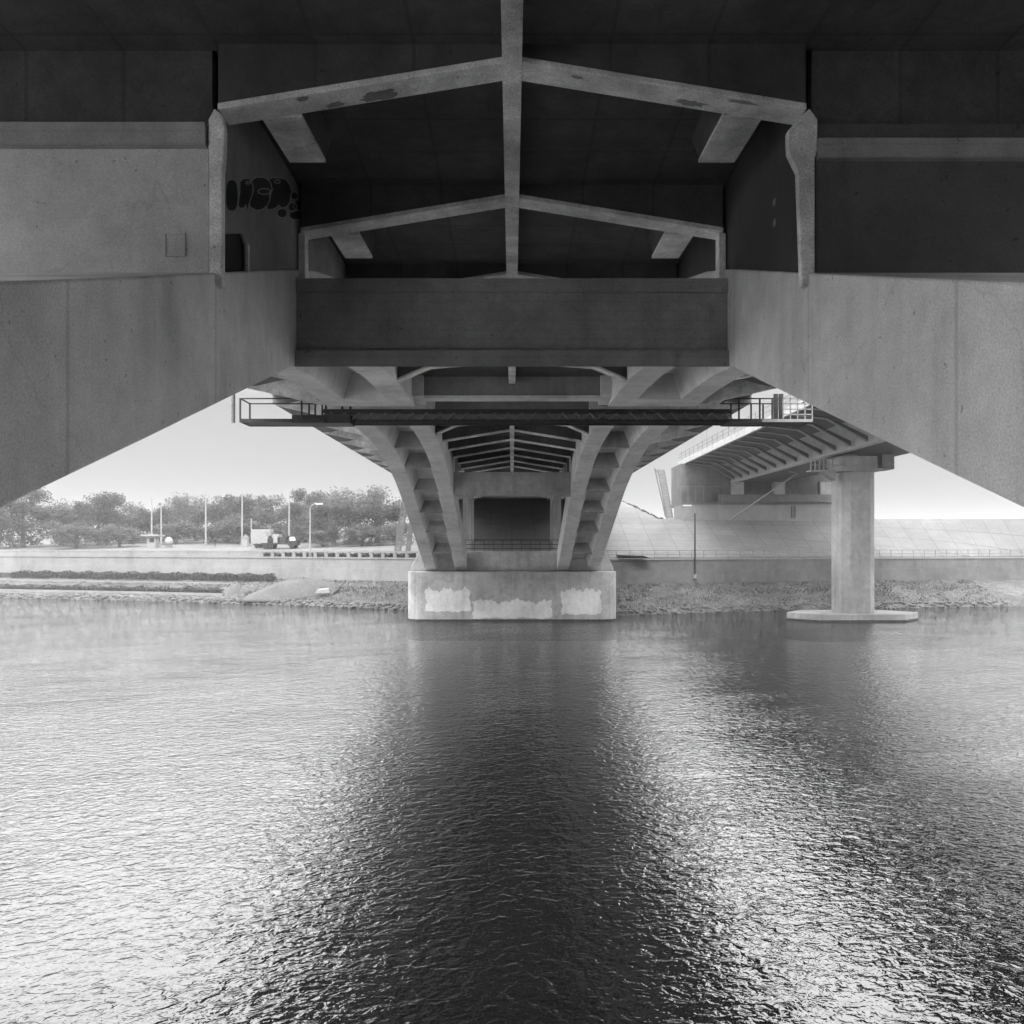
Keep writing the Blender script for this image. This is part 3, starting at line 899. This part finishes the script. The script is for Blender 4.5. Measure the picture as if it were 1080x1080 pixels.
# concrete parapet with openings on the left quay wall
root = empty('parapet', (-30, E(-30)+WALL_T+.4, 5.8), 'white concrete parapet with dark slots on the left quay wall', 'parapet')
m = MB(); along(m, -110, -9.2, WALL_T+.25, WALL_T+.55, 6.42, 6.62); m.build('rail', M['quay'], root)
m = MB(); along(m, -110, -34.5, WALL_T+.28, WALL_T+.5, 5.8, 6.42); m.build('solid_panel', M['quay'], root)
pm = MB(); pm.box(-.22, .22, -.13, .13, 0, .63); first = None
x_ = -34.3
while x_ < -9.3:
    if first is None: first = pm.build('baluster', M['quay']); first.parent = root; o = first
    else: o = first.copy(); C.objects.link(o); o.parent = root
    o.location = Vector((x_, E(x_)+WALL_T+.4, 5.795)) - Vector(root.location)
    x_ += 1.62
m = MB(); along(m, -34.5, -12.2, WALL_T+1.6, WALL_T+1.8, 5.76, 6.2); leafy(m, -34.5, -12.2, WALL_T+1.55, WALL_T+1.85, 5.8, 6.3, 2500, .12); tag(m.build('low_hedge', M['shrub']), 'low dark hedge behind the slotted left parapet', 'hedge')

def street_lamp(base, h, reach, label):
    root = empty('street_lamp', base, label, 'lamp', 'street lamps on the two banks')
    bx, by, bz = base
    m = MB(); m.tube([(bx,by,bz),(bx,by,bz+h*.45),(bx,by,bz+h*.88)], [.13,.10,.075], 10); m.build('pole', M['steel' if reach < 0 else 'paint'], root)
    m = MB(); pts = [(bx + reach*(1-math.cos(a)), by, bz+h*.88 + h*.11*math.sin(a)) for a in [R(9*k) for k in range(11)]]
    m.tube(pts, .06, 8); m.build('arm', M['paint'], root)
    m = MB(); e = pts[-1]; sg = 1 if reach > 0 else -1
    m.loft([[(e[0]+sg*u, e[1]+v*.16, e[2]+z_) for v, z_ in ((-1,.02),(1,.02),(.7,-.14),(-.7,-.14))] for u in (-.15, .35, .8)])
    m.build('lamp_head', M['lamp'], root)
    m = MB(); m.tube([(bx,by,bz),(bx,by,bz+.5)], .2, 10); m.build('pole_base', M['paint'], root)
p = P(337, 580, 112.5); street_lamp((p.x, E(p.x)+WALL_T+1.1, 5.76), 7.3, .9, 'pale lamp post with curved arm behind the left parapet')
p = P(728, 590, 98.2); street_lamp((p.x, E(p.x)+WALL_T-.5, 3.4), 8.9, -.6, 'thin lamp post in front of the paved slope on the right')

def gz(x, y):
    return land_h(x, y - E(x)) if y - E(x) > 16.2 else PROM_Z
poles = [(160, 573, 525, 150, 'tall white pole standing on the white mushroom-roofed booth side'),
         (170, 571, 530, 152, 'white pole between the booth and the pale round tank'),
         (217, 568, 518, 150, 'tallest white pole, beside the two walking people'),
         (255.4, 566, 518, 148, 'slim white pole next to the small pale figure-like hut'),
         (305, 562, 518, 146, 'faint white pole behind the loaded truck')]
for (px, yb, yt, d, lab) in poles:
    q = P(px, yt, d); z0 = gz(q.x, d)
    root = empty('light_pole', (q.x, d, z0), lab, 'pole', 'tall white poles along the far road')
    m = MB(); m.tube([(q.x, d, z0-.1), (q.x, d, q.z)], [.18, .10], 10); m.build('shaft', M['paint'], root)
    m = MB(); m.tube([(q.x, d, z0-.05), (q.x, d, z0+.5)], .34, 10); m.build('pole_base', M['quay'], root)
q = P(265, 547, 147); m = MB(); m.tube([(q.x, 147, gz(q.x,147)-.1), (q.x, 147, q.z)], .10, 8); m.tube([(q.x, 147, gz(q.x,147)-.1), (q.x, 147, gz(q.x,147)+.4)], .2, 8)
tag(m.build('sign_post', M['paint']), 'short thin white post beside the white box trailer', 'post')

# ------------------------------------------------------------------ small things on the left bank
def on(px, d): 
    x_ = (px-540)*d/840; return x_, d, gz(x_, d)
x_, y_, z_ = on(161.5, 146)
root = empty('booth', (x_, y_, z_), 'small white booth with a wide flat roof at the far left', 'booth')
m = MB(); m.box(x_-.8, x_+.8, y_-.8, y_+.8, z_-.1, z_+2.1); m.build('wall', M['paint'], root)
m = MB(); m.box(x_-1.6, x_+1.6, y_-1.5, y_+1.5, z_+2.1, z_+2.4); m.build('roof', M['paint'], root)
m = MB(); m.box(x_-.3, x_+.5, y_-.83, y_-.79, z_+1.0, z_+1.7); m.build('window', M['black'], root)
x_, y_, z_ = on(178, 146)
root = empty('round_tank', (x_, y_, z_), 'pale round tank standing right of the white booth', 'tank')
bmk = bmesh.new(); bmesh.ops.create_uvsphere(bmk, u_segments=20, v_segments=12, radius=.85)
m = MB(); m.add([(v.co.x*.85+x_, v.co.y+y_, v.co.z+z_+1.05) for v in bmk.verts], [[v.index for v in f.verts] for f in bmk.faces]); bmk.free(); m.build('shell', M['paint'], root, smooth=True)
m = MB(); m.box(x_-.45, x_+.45, y_-.5, y_+.5, z_-.1, z_+.4); m.build('stand', M['steelmid'], root)
x_, y_, z_ = on(259, 145)
root = empty('small_hut', (x_, y_, z_), 'small pale peaked hut by the slim white pole', 'hut')
m = MB(); m.box(x_-.5, x_+.5, y_-.5, y_+.5, z_-.1, z_+1.5); m.build('wall', M['paint'], root)
m = MB(); m.loft([[(x_-.6,y_-.6,z_+1.5),(x_+.6,y_-.6,z_+1.5),(x_+.6,y_+.6,z_+1.5),(x_-.6,y_+.6,z_+1.5)], [(x_-.1,y_-.1,z_+2.2),(x_+.1,y_-.1,z_+2.2),(x_+.1,y_+.1,z_+2.2),(x_-.1,y_+.1,z_+2.2)]]); m.build('roof', M['quay_dark'], root)

def wheel(m, x0, y0, z0, r, wdt): m.tube([(x0, y0-wdt/2, z0), (x0, y0+wdt/2, z0)], r, 14)
x_, y_, z_ = on(277, 140)
root = empty('box_trailer', (x_, y_, z_), 'white box trailer parked left of the loaded dark truck', 'trailer')
m = MB(); m.box(x_-1.6, x_+1.6, y_-1.1, y_+1.1, z_+.7, z_+3.2); m.build('box_body', M['paint'], root, bevel=.05)
for s_ in (-.7, .7):
    m = MB(); wheel(m, x_+s_, y_-1.0, z_+.38, .4, .25); wheel(m, x_+s_, y_+1.0, z_+.38, .4, .25); m.build('wheel', M['black'], root)
m = MB(); m.box(x_-1.5, x_+2.6, y_-.3, y_+.3, z_+.5, z_+.69); m.build('drawbar', M['steel'], root)
x_, y_, z_ = on(295, 136)
root = empty('flatbed_truck', (x_, y_, z_), 'dark flatbed truck piled with pale and dark cargo', 'truck')
m = MB(); m.box(x_-2.9, x_+1.6, y_-1.1, y_+1.1, z_+.75, z_+1.0); m.build('bed', M['steel'], root)
m = MB(); m.loft([[(x_+1.65+u, y_+v, z_+h_) for u, h_ in ((0,.6),(1.6,.6),(1.6,1.35),(1.25,2.2),(0,2.25))] for v in (-1.05, 1.05)]); cb = m.build('cab', M['black'], root, bevel=.06)
m = MB(); m.prism([(x_+2.0, z_+1.4), (x_+3.0, z_+1.4), (x_+2.85, z_+2.0), (x_+2.0, z_+2.0)], 1, y_-1.09, y_-1.052); m.build('window', M['lamp'], cb)
for s_ in (-2.2, -1.2, 2.4):
    m = MB(); wheel(m, x_+s_, y_-.95, z_+.45, .46, .3); wheel(m, x_+s_, y_+.95, z_+.45, .46, .3); m.build('wheel', M['black'], root)
for (dx, dz, wd, hh, mt) in ((-2.2,1.0,.6,1.2,'paint'),(-1.3,1.0,.5,.8,'black'),(-.4,1.0,.6,1.5,'paint'),(.6,1.0,.7,1.0,'steel'),(-1.6,2.2,.5,.7,'steelmid'),(-.2,2.5,.45,.5,'black')):
    m = MB(); m.box(x_+dx-wd, x_+dx+wd*.9, y_-.9, y_+.9, z_+dz+.01, z_+dz+hh)
    tag(m.build('crate', M[mt]), {(-2.2):'pale crate at the rear end of the truck bed', (-1.3):'low black crate on the truck bed between two pale ones', (-.4):'tallest pale crate in the middle of the truck bed', (.6):'dark crate right behind the truck cab', (-1.6):'grey crate stacked over the rear of the truck load', (-.2):'black crate topmost of the truck load'}[dx], 'crate', 'crates on the flatbed truck')

# people walking on the far road
def person(x_, y_, z_, h, top, label, stride):
    root = empty('person', (x_, y_, z_), label, 'person')
    k = h/1.75
    def skinmesh(name, verts, edges, rad, mat):
        me = bpy.data.meshes.new(name); me.from_pydata([(a*k, b_*k, c_*k) for a, b_, c_ in verts], edges, []); me.materials.append(M[mat])
        o = bpy.data.objects.new(name, me); C.objects.link(o); o.parent = root
        md = o.modifiers.new('skin', 'SKIN'); sv = me.skin_vertices[0].data
        for i, r_ in enumerate(rad): sv[i].radius = (r_*k, r_*k)
        sv[0].use_root = True
        o.modifiers.new('sub', 'SUBSURF').levels = 1
        o.modifiers['sub'].render_levels = 1
        return o
    s_ = stride
    v = [(0,0,.95),(0,0,1.2),(0,0,1.42),(0,0,1.52),(0,-.01,1.64),(.09,0,.88),(.10+s_*.3,-.02,.48),(.09+s_*.55,.03,.07),(.17+s_*.55,0,.04),
         (-.09,0,.88),(-.10-s_*.3,-.02,.48),(-.09-s_*.7,.03,.08),(-.02-s_*.7,0,.04),(.19,0,1.40),(.25,.03,1.12),(.27+s_*.2,-.06,.86),(-.19,0,1.40),(-.25,.03,1.12),(-.27-s_*.2,-.06,.86)]
    e = [(0,1),(1,2),(2,3),(3,4),(0,5),(5,6),(6,7),(7,8),(0,9),(9,10),(10,11),(11,12),(2,13),(13,14),(14,15),(2,16),(16,17),(17,18)]
    r_ = [.14,.14,.15,.06,.10,.09,.065,.045,.04,.09,.065,.045,.04,.06,.045,.035,.06,.045,.035]
    skinmesh('body', v, e, r_, top)
    bmk = bmesh.new(); bmesh.ops.create_uvsphere(bmk, u_segments=12, v_segments=8, radius=.115*k)
    m = MB(); m.add([(q_.co.x*.85+x_, q_.co.y+y_, q_.co.z+z_+1.69*k) for q_ in bmk.verts if True], [[q_.index for q_ in f_.verts] for f_ in bmk.faces]); bmk.free()
    m.build('hair', M['black'], root, smooth=True)
x_, y_, z_ = on(221.5, 152); person(x_, y_, z_, 1.8, 'cloth', 'taller person in dark clothes walking beside the tallest pole', .22)
x_, y_, z_ = on(226.5, 146); person(x_, y_, z_, 1.65, 'black', 'shorter person in black walking right of the tallest pole', .15)

# bank details: heaps, steps, boat-like slab, branch
def heap(px0, px1, ytop, ybase, d, label, seed):
    rnd = random.Random(seed)
    x0, x1 = (px0-540)*d/840, (px1-540)*d/840; xc, rx = (x0+x1)/2, (x1-x0)/2
    zb_ = HC+(574-ybase)*d/840; zt_ = HC+(574-ytop)*d/840
    m = MB(); n, k = 40, 10; rings = []
    for i in range(k+1):
        a = i/k; r_ = 1-a
        rings.append([(xc+math.cos(2*math.pi*j/n)*rx*r_*(1+rnd.uniform(-.07,.07)), E(xc)+4.2+math.sin(2*math.pi*j/n)*3.0*r_*(1+rnd.uniform(-.07,.07)), zb_-.5+(zt_-zb_+.5)*math.sin(a*math.pi/2)**1.1*(1+rnd.uniform(-.03,.03))) for j in range(n)])
    m.loft(rings); return tag(m.build('gravel_heap', M['gravel'], smooth=True), label, 'gravel heap', 'gravel heaps on the left bank')
heap(233, 266, 615, 630, 106, 'small pointed gravel heap at the left end of the long mound', 3)
heap(252, 392, 609.5, 629, 102, 'long low gravel mound along the left bank', 5)
m = MB(); along(m, -110, -32, 7.0, 8.1, 2.2, 3.2); leafy(m, -75, -32, 6.95, 8.1, 2.3, 3.3, 9000, .14); tag(m.build('hedge', M['shrub']), 'dark clipped hedge strip at the foot of the pale quay wall', 'hedge')
for (t, z0, z1, lab) in ((5.6, 1.9, 2.32, 'upper pale kerb crossing the dark left bank'), (1.7, .6, 1.12, 'lower pale kerb just above the rubble on the left bank')):
    m = MB(); along(m, -110, -37.5, t, t+.3, z0, z1); tag(m.build('stone_kerb', M['quay']), lab, 'kerb', 'kerbs on the left bank')
m = MB(); along(m, -110, -38, 2.2, 5.5, 0.9, 1.3); leafy(m, -75, -38, 2.1, 5.5, 1.0, 1.5, 14000, .13)
tag(m.build('ivy_bed', M['shrub']), kind='stuff')
p = P(340, 627.5, 98); x_ = p.x; y_ = E(x_)+2.4; z_ = bank_h(x_, 2.4)
m = MB(); m.loft([[(x_-.9,y_-.4,z_+.5),(x_+.9,y_-.4,z_+.5),(x_+.9,y_+.4,z_+.7),(x_-.9,y_+.4,z_+.7)], [(x_-.7,y_-.3,z_+.85),(x_+.75,y_-.3,z_+.95),(x_+.7,y_+.3,z_+1.1),(x_-.6,y_+.3,z_+1.0)]])
tag(m.build('stone_slab', M['quay']), 'pale stone slab lying on the left bank by a dark branch', 'slab')
m = MB()
for k in range(5):
    q = Vector((x_+1.2+random.uniform(-.6,.6), y_+.8+random.uniform(-.3,.3), z_+.3))
    m.tube([q, q+Vector((random.uniform(.3,1.2),.2,random.uniform(.5,1.0))), q+Vector((random.uniform(.9,2.0),.3,random.uniform(.9,1.7)))], [.14,.09,.03], 6)
tag(m.build('fallen_branch', M['bark']), 'dark fallen branch behind the pale slab on the left bank', 'branch')

# leaning stair trusses beside the approach spans
def leaning(p, q, wdt, label, mat):
    root = empty('leaning_truss', q, label, 'truss', 'leaning trusses beside the bridge')
    p, q = Vector(p), Vector(q)
    for s_ in (-.5, .5):
        m = MB(); o_ = Vector((s_*wdt, 0, 0)); m.bar(p+o_, q+o_, .16, .22); m.build('rail', M[mat], root)
    m = MB(); n = 34
    for k in range(n):
        a = p.lerp(q, (k+.5)/n); m.box(a.x-wdt*.5, a.x+wdt*.5, a.y-.1, a.y+.1, a.z-.09, a.z+.06)
    m.build('rungs', M[mat], root)
    return root
leaning(P(427, 530, 108), P(419, 583, 108), .75, 'pale leaning truss left of the far pier, nearer the trees', 'quay_dark')
leaning(P(436, 536, 108), P(430, 583, 108), .5, 'narrow leaning truss tucked right behind the far left leg', 'quay_dark')
leaning(P(697, 495, 113), P(706.5, 547, 113), .85, 'leaning grey truss standing on the paved slope', 'steelmid')
m = MB(); m.tube([P(690.5, 494, 112.5), P(702, 545, 112.5)], .09, 6); m.tube([P(690.5, 494, 112.5), P(693, 498, 112.5)], .13, 6)
tag(m.build('slanting_pole', M['steelmid']), 'thin slanting pole close left of the leaning grey truss', 'pole')
# rubble and brush on the crest of the slope
m = MB()
for k in range(60):
    x_ = random.uniform(16.8, 21.2); zt_ = emb_top(x_); y_ = 98.5 + (zt_-PROM_Z-.1)*2.75
    rock(m, (x_, y_+random.uniform(-.5,.6), zt_+.02), random.uniform(.15,.5))
tag(m.build('debris_pile', M['shrub']), 'dark strip of rubble along the sloping crest beside the leaning truss', 'debris')
p = P(652, 582, 97); m = MB(); m.loft([[(p.x-.5,92.5,PROM_Z+.1),(p.x+3.2,92.5,PROM_Z+.1),(p.x+3.2,93.5,PROM_Z+.1),(p.x-.5,93.5,PROM_Z+.1)],[(p.x-.7,92.4,PROM_Z+.5),(p.x+2.4,92.4,PROM_Z+.4),(p.x+2.4,93.6,PROM_Z+.4),(p.x-.7,93.6,PROM_Z+.5)]])
tag(m.build('covered_pile', M['black']), 'low black covered pile behind the right shoulder of the far pier', 'pile')

# ------------------------------------------------------------------ trees
def make_tree_meshes(seed, dense, leafsz, nleaf, limbs=7):
    rnd = random.Random(seed)
    t = MB()
    t.tube([(0,0,-.3),(rnd.uniform(-.1,.1),0,1.6),(rnd.uniform(-.25,.25),rnd.uniform(-.2,.2),4.0),(rnd.uniform(-.5,.5),rnd.uniform(-.4,.4),7.2)], [.30,.24,.16,.05], 8)
    cl = []
    for k in range(limbs):
        a = 2*math.pi*k/limbs + rnd.uniform(-.4,.4); z0 = rnd.uniform(1.3,4.2); rr = rnd.uniform(1.6,3.6); z1 = z0+rnd.uniform(1.2,3.6)
        mid = (math.cos(a)*rr*.45, math.sin(a)*rr*.45, z0+(z1-z0)*.6); end = (math.cos(a)*rr, math.sin(a)*rr, z1)
        t.tube([(0,0,z0), mid, end], [.12,.07,.02], 6); cl.append((end, rnd.uniform(.9,1.6)))
        for j in range(4):
            a2 = a+rnd.uniform(-.8,.8); e2 = (mid[0]+math.cos(a2)*rnd.uniform(.8,1.9), mid[1]+math.sin(a2)*rnd.uniform(.8,1.9), mid[2]+rnd.uniform(.4,2.0))
            t.tube([mid, e2], [.05,.015], 5); cl.append((e2, rnd.uniform(.7,1.3)))
    for k in range(16): q_ = rnd.uniform(0,1); w_ = 2.6-1.7*q_; cl.append(((rnd.uniform(-w_,w_), rnd.uniform(-w_,w_), 4.2+3.4*q_), rnd.uniform(.9,1.5)))
    for k in range(22): cl.append(((rnd.uniform(-3.2,3.2), rnd.uniform(-3.2,3.2), rnd.uniform(.5,4.5)), rnd.uniform(.8,1.4)))
    c_ = MB()
    for k in range(nleaf):
        (cx, cy, cz), r_ = cl[rnd.randrange(len(cl))]
        d = Vector((rnd.gauss(0,1), rnd.gauss(0,1), rnd.gauss(0,.9))); d = d.normalized()*r_*rnd.random()**.45
        p = Vector((cx,cy,cz))+d
        if p.z < .3: continue
        n1 = Vector((rnd.gauss(0,1), rnd.gauss(0,1), rnd.gauss(0,1))).normalized(); n2 = n1.cross(Vector((rnd.gauss(0,1), rnd.gauss(0,1), rnd.gauss(0,1)))).normalized()
        s_ = leafsz*rnd.uniform(.5,1.3)
        c_.add([p-n1*s_, p+n2*s_*.5, p+n1*s_, p-n2*s_*.5], [(0,1,2,3)])
    return t, c_
protos = []
for sd_, lm, nl, lz in ((1,'leaf',11000,.15),(2,'leaf',10000,.16),(3,'leafdark',12000,.15),(4,'leaf',7000,.15)):
    t, c_ = make_tree_meshes(sd_, True, lz, nl)
    root = empty('tree', (0,0,0)); t.build('trunk', M['bark'], root); c_.build('crown', M[lm], root)
    protos.append(root)
trees = [  # px, distance, crown top pixel, kind, label
 (398,150,511,0,'large bushy tree just left of the far left leg'),
 (352,146,519,1,'broad pale tree behind the curved lamp post'),
 (372,156,514,3,'open pale tree between the two largest bank trees'),
 (322,160,530,2,'darker tree right of the loaded truck'),
 (288,168,520,0,'tree rising behind the loaded truck'),
 (262,170,519,1,'tree behind the white box trailer and slim pole'),
 (240,166,522,2,'dark tree between the tallest pole and the small hut'),
 (206,172,520,3,'thin hazy tree left of the tallest pole'),
 (186,160,548,1,'low round tree behind the pale tank'),
 (164,168,536,2,'dark tree behind the white booth'),
 (138,166,528,0,'bushy tree beyond the booth at the far left'),
 (104,160,520,2,'dense tree second from the left edge'),
 (66,158,524,1,'pale tree standing between two darker trees on the far left'),
 (24,156,516,2,'tall dark tree near the left edge'),
 (-16,150,520,0,'tree cut off by the left edge'),
 (222,162,552,1,'low bush behind the walking people'),
 (304,156,549,1,'low bush behind the truck load'),
 (418,140,548,3,'small airy tree behind the leaning trusses'),
 (340,140,556,1,'low bush at the foot of the curved lamp post'),
 (126,150,552,1,'low pale bush at the far left in front of taller trees'),
 (80,148,548,3,'airy low tree on the far left behind the parapet'),
 (250,158,540,0,'mid-height tree between the small hut and the box trailer'),
 (334,172,517,2,'dark tree standing farthest back behind the faint white pole'),
 (188,182,523,0,'tree standing back between booth and tallest pole'),
 (382,139,552,0,'wide low bush in front of the large bushy tree'),
]
used = set()
for (px, d, yt, k, lab) in trees:
    x_ = (px-540)*d/840; z0 = gz(x_, d); h = HC+(574-yt)*d/840 - z0
    if k not in used: o = protos[k]; used.add(k)
    else: o = copy_tree(protos[k])
    o.location = (x_, d, z0); s_ = h/8.6; wf = max(1.0, min(2.0, 1.3/s_ if s_ < .8 else 1.25))
    o.scale = (s_*wf, s_*wf, s_); o.rotation_euler.z = random.uniform(0, 6.28)
    o.name = 'tree'; tag(o, lab, 'tree', 'trees along the far left road')
# hazy wood far behind
m = MB(); rnd = random.Random(11)
for k in range(16000):
    x_ = rnd.uniform(-330, -20); y_ = 250+rnd.uniform(-14, 14)
    top = 14 + 2.5*math.sin(x_*.045)+2.5*math.sin(x_*.13+1)+1.5*math.sin(x_*.41)
    z_ = 9 + (top-6)*rnd.random()**.7
    n1 = Vector((rnd.gauss(0,1), rnd.gauss(0,1), rnd.gauss(0,1))).normalized(); n2 = n1.cross(Vector((rnd.gauss(0,1), rnd.gauss(0,1), 1))).normalized(); s_ = rnd.uniform(.25,.6)
    p = Vector((x_, y_, z_)); m.add([p-n1*s_, p+n2*s_*.6, p+n1*s_, p-n2*s_*.6], [(0,1,2,3)])
tag(m.build('distant_wood', M['leafdark']), kind='stuff')

# ------------------------------------------------------------------ thin river haze
HAZE = 0.0006
if HAZE > 0:
    m = MB(); m.box(-1550, 1550, -130, 1700, -3.0, 30.0)
    hm = bpy.data.materials.new('haze'); hm.use_nodes = True; n = hm.node_tree; n.nodes.clear()
    pv = n.nodes.new("ShaderNodeVolumePrincipled"); pv.inputs["Color"].default_value = g(0.95); pv.inputs["Density"].default_value = HAZE
    n.links.new(pv.outputs[0], n.nodes.new("ShaderNodeOutputMaterial").inputs["Volume"])
    tag(m.build('haze', hm), kind='stuff')
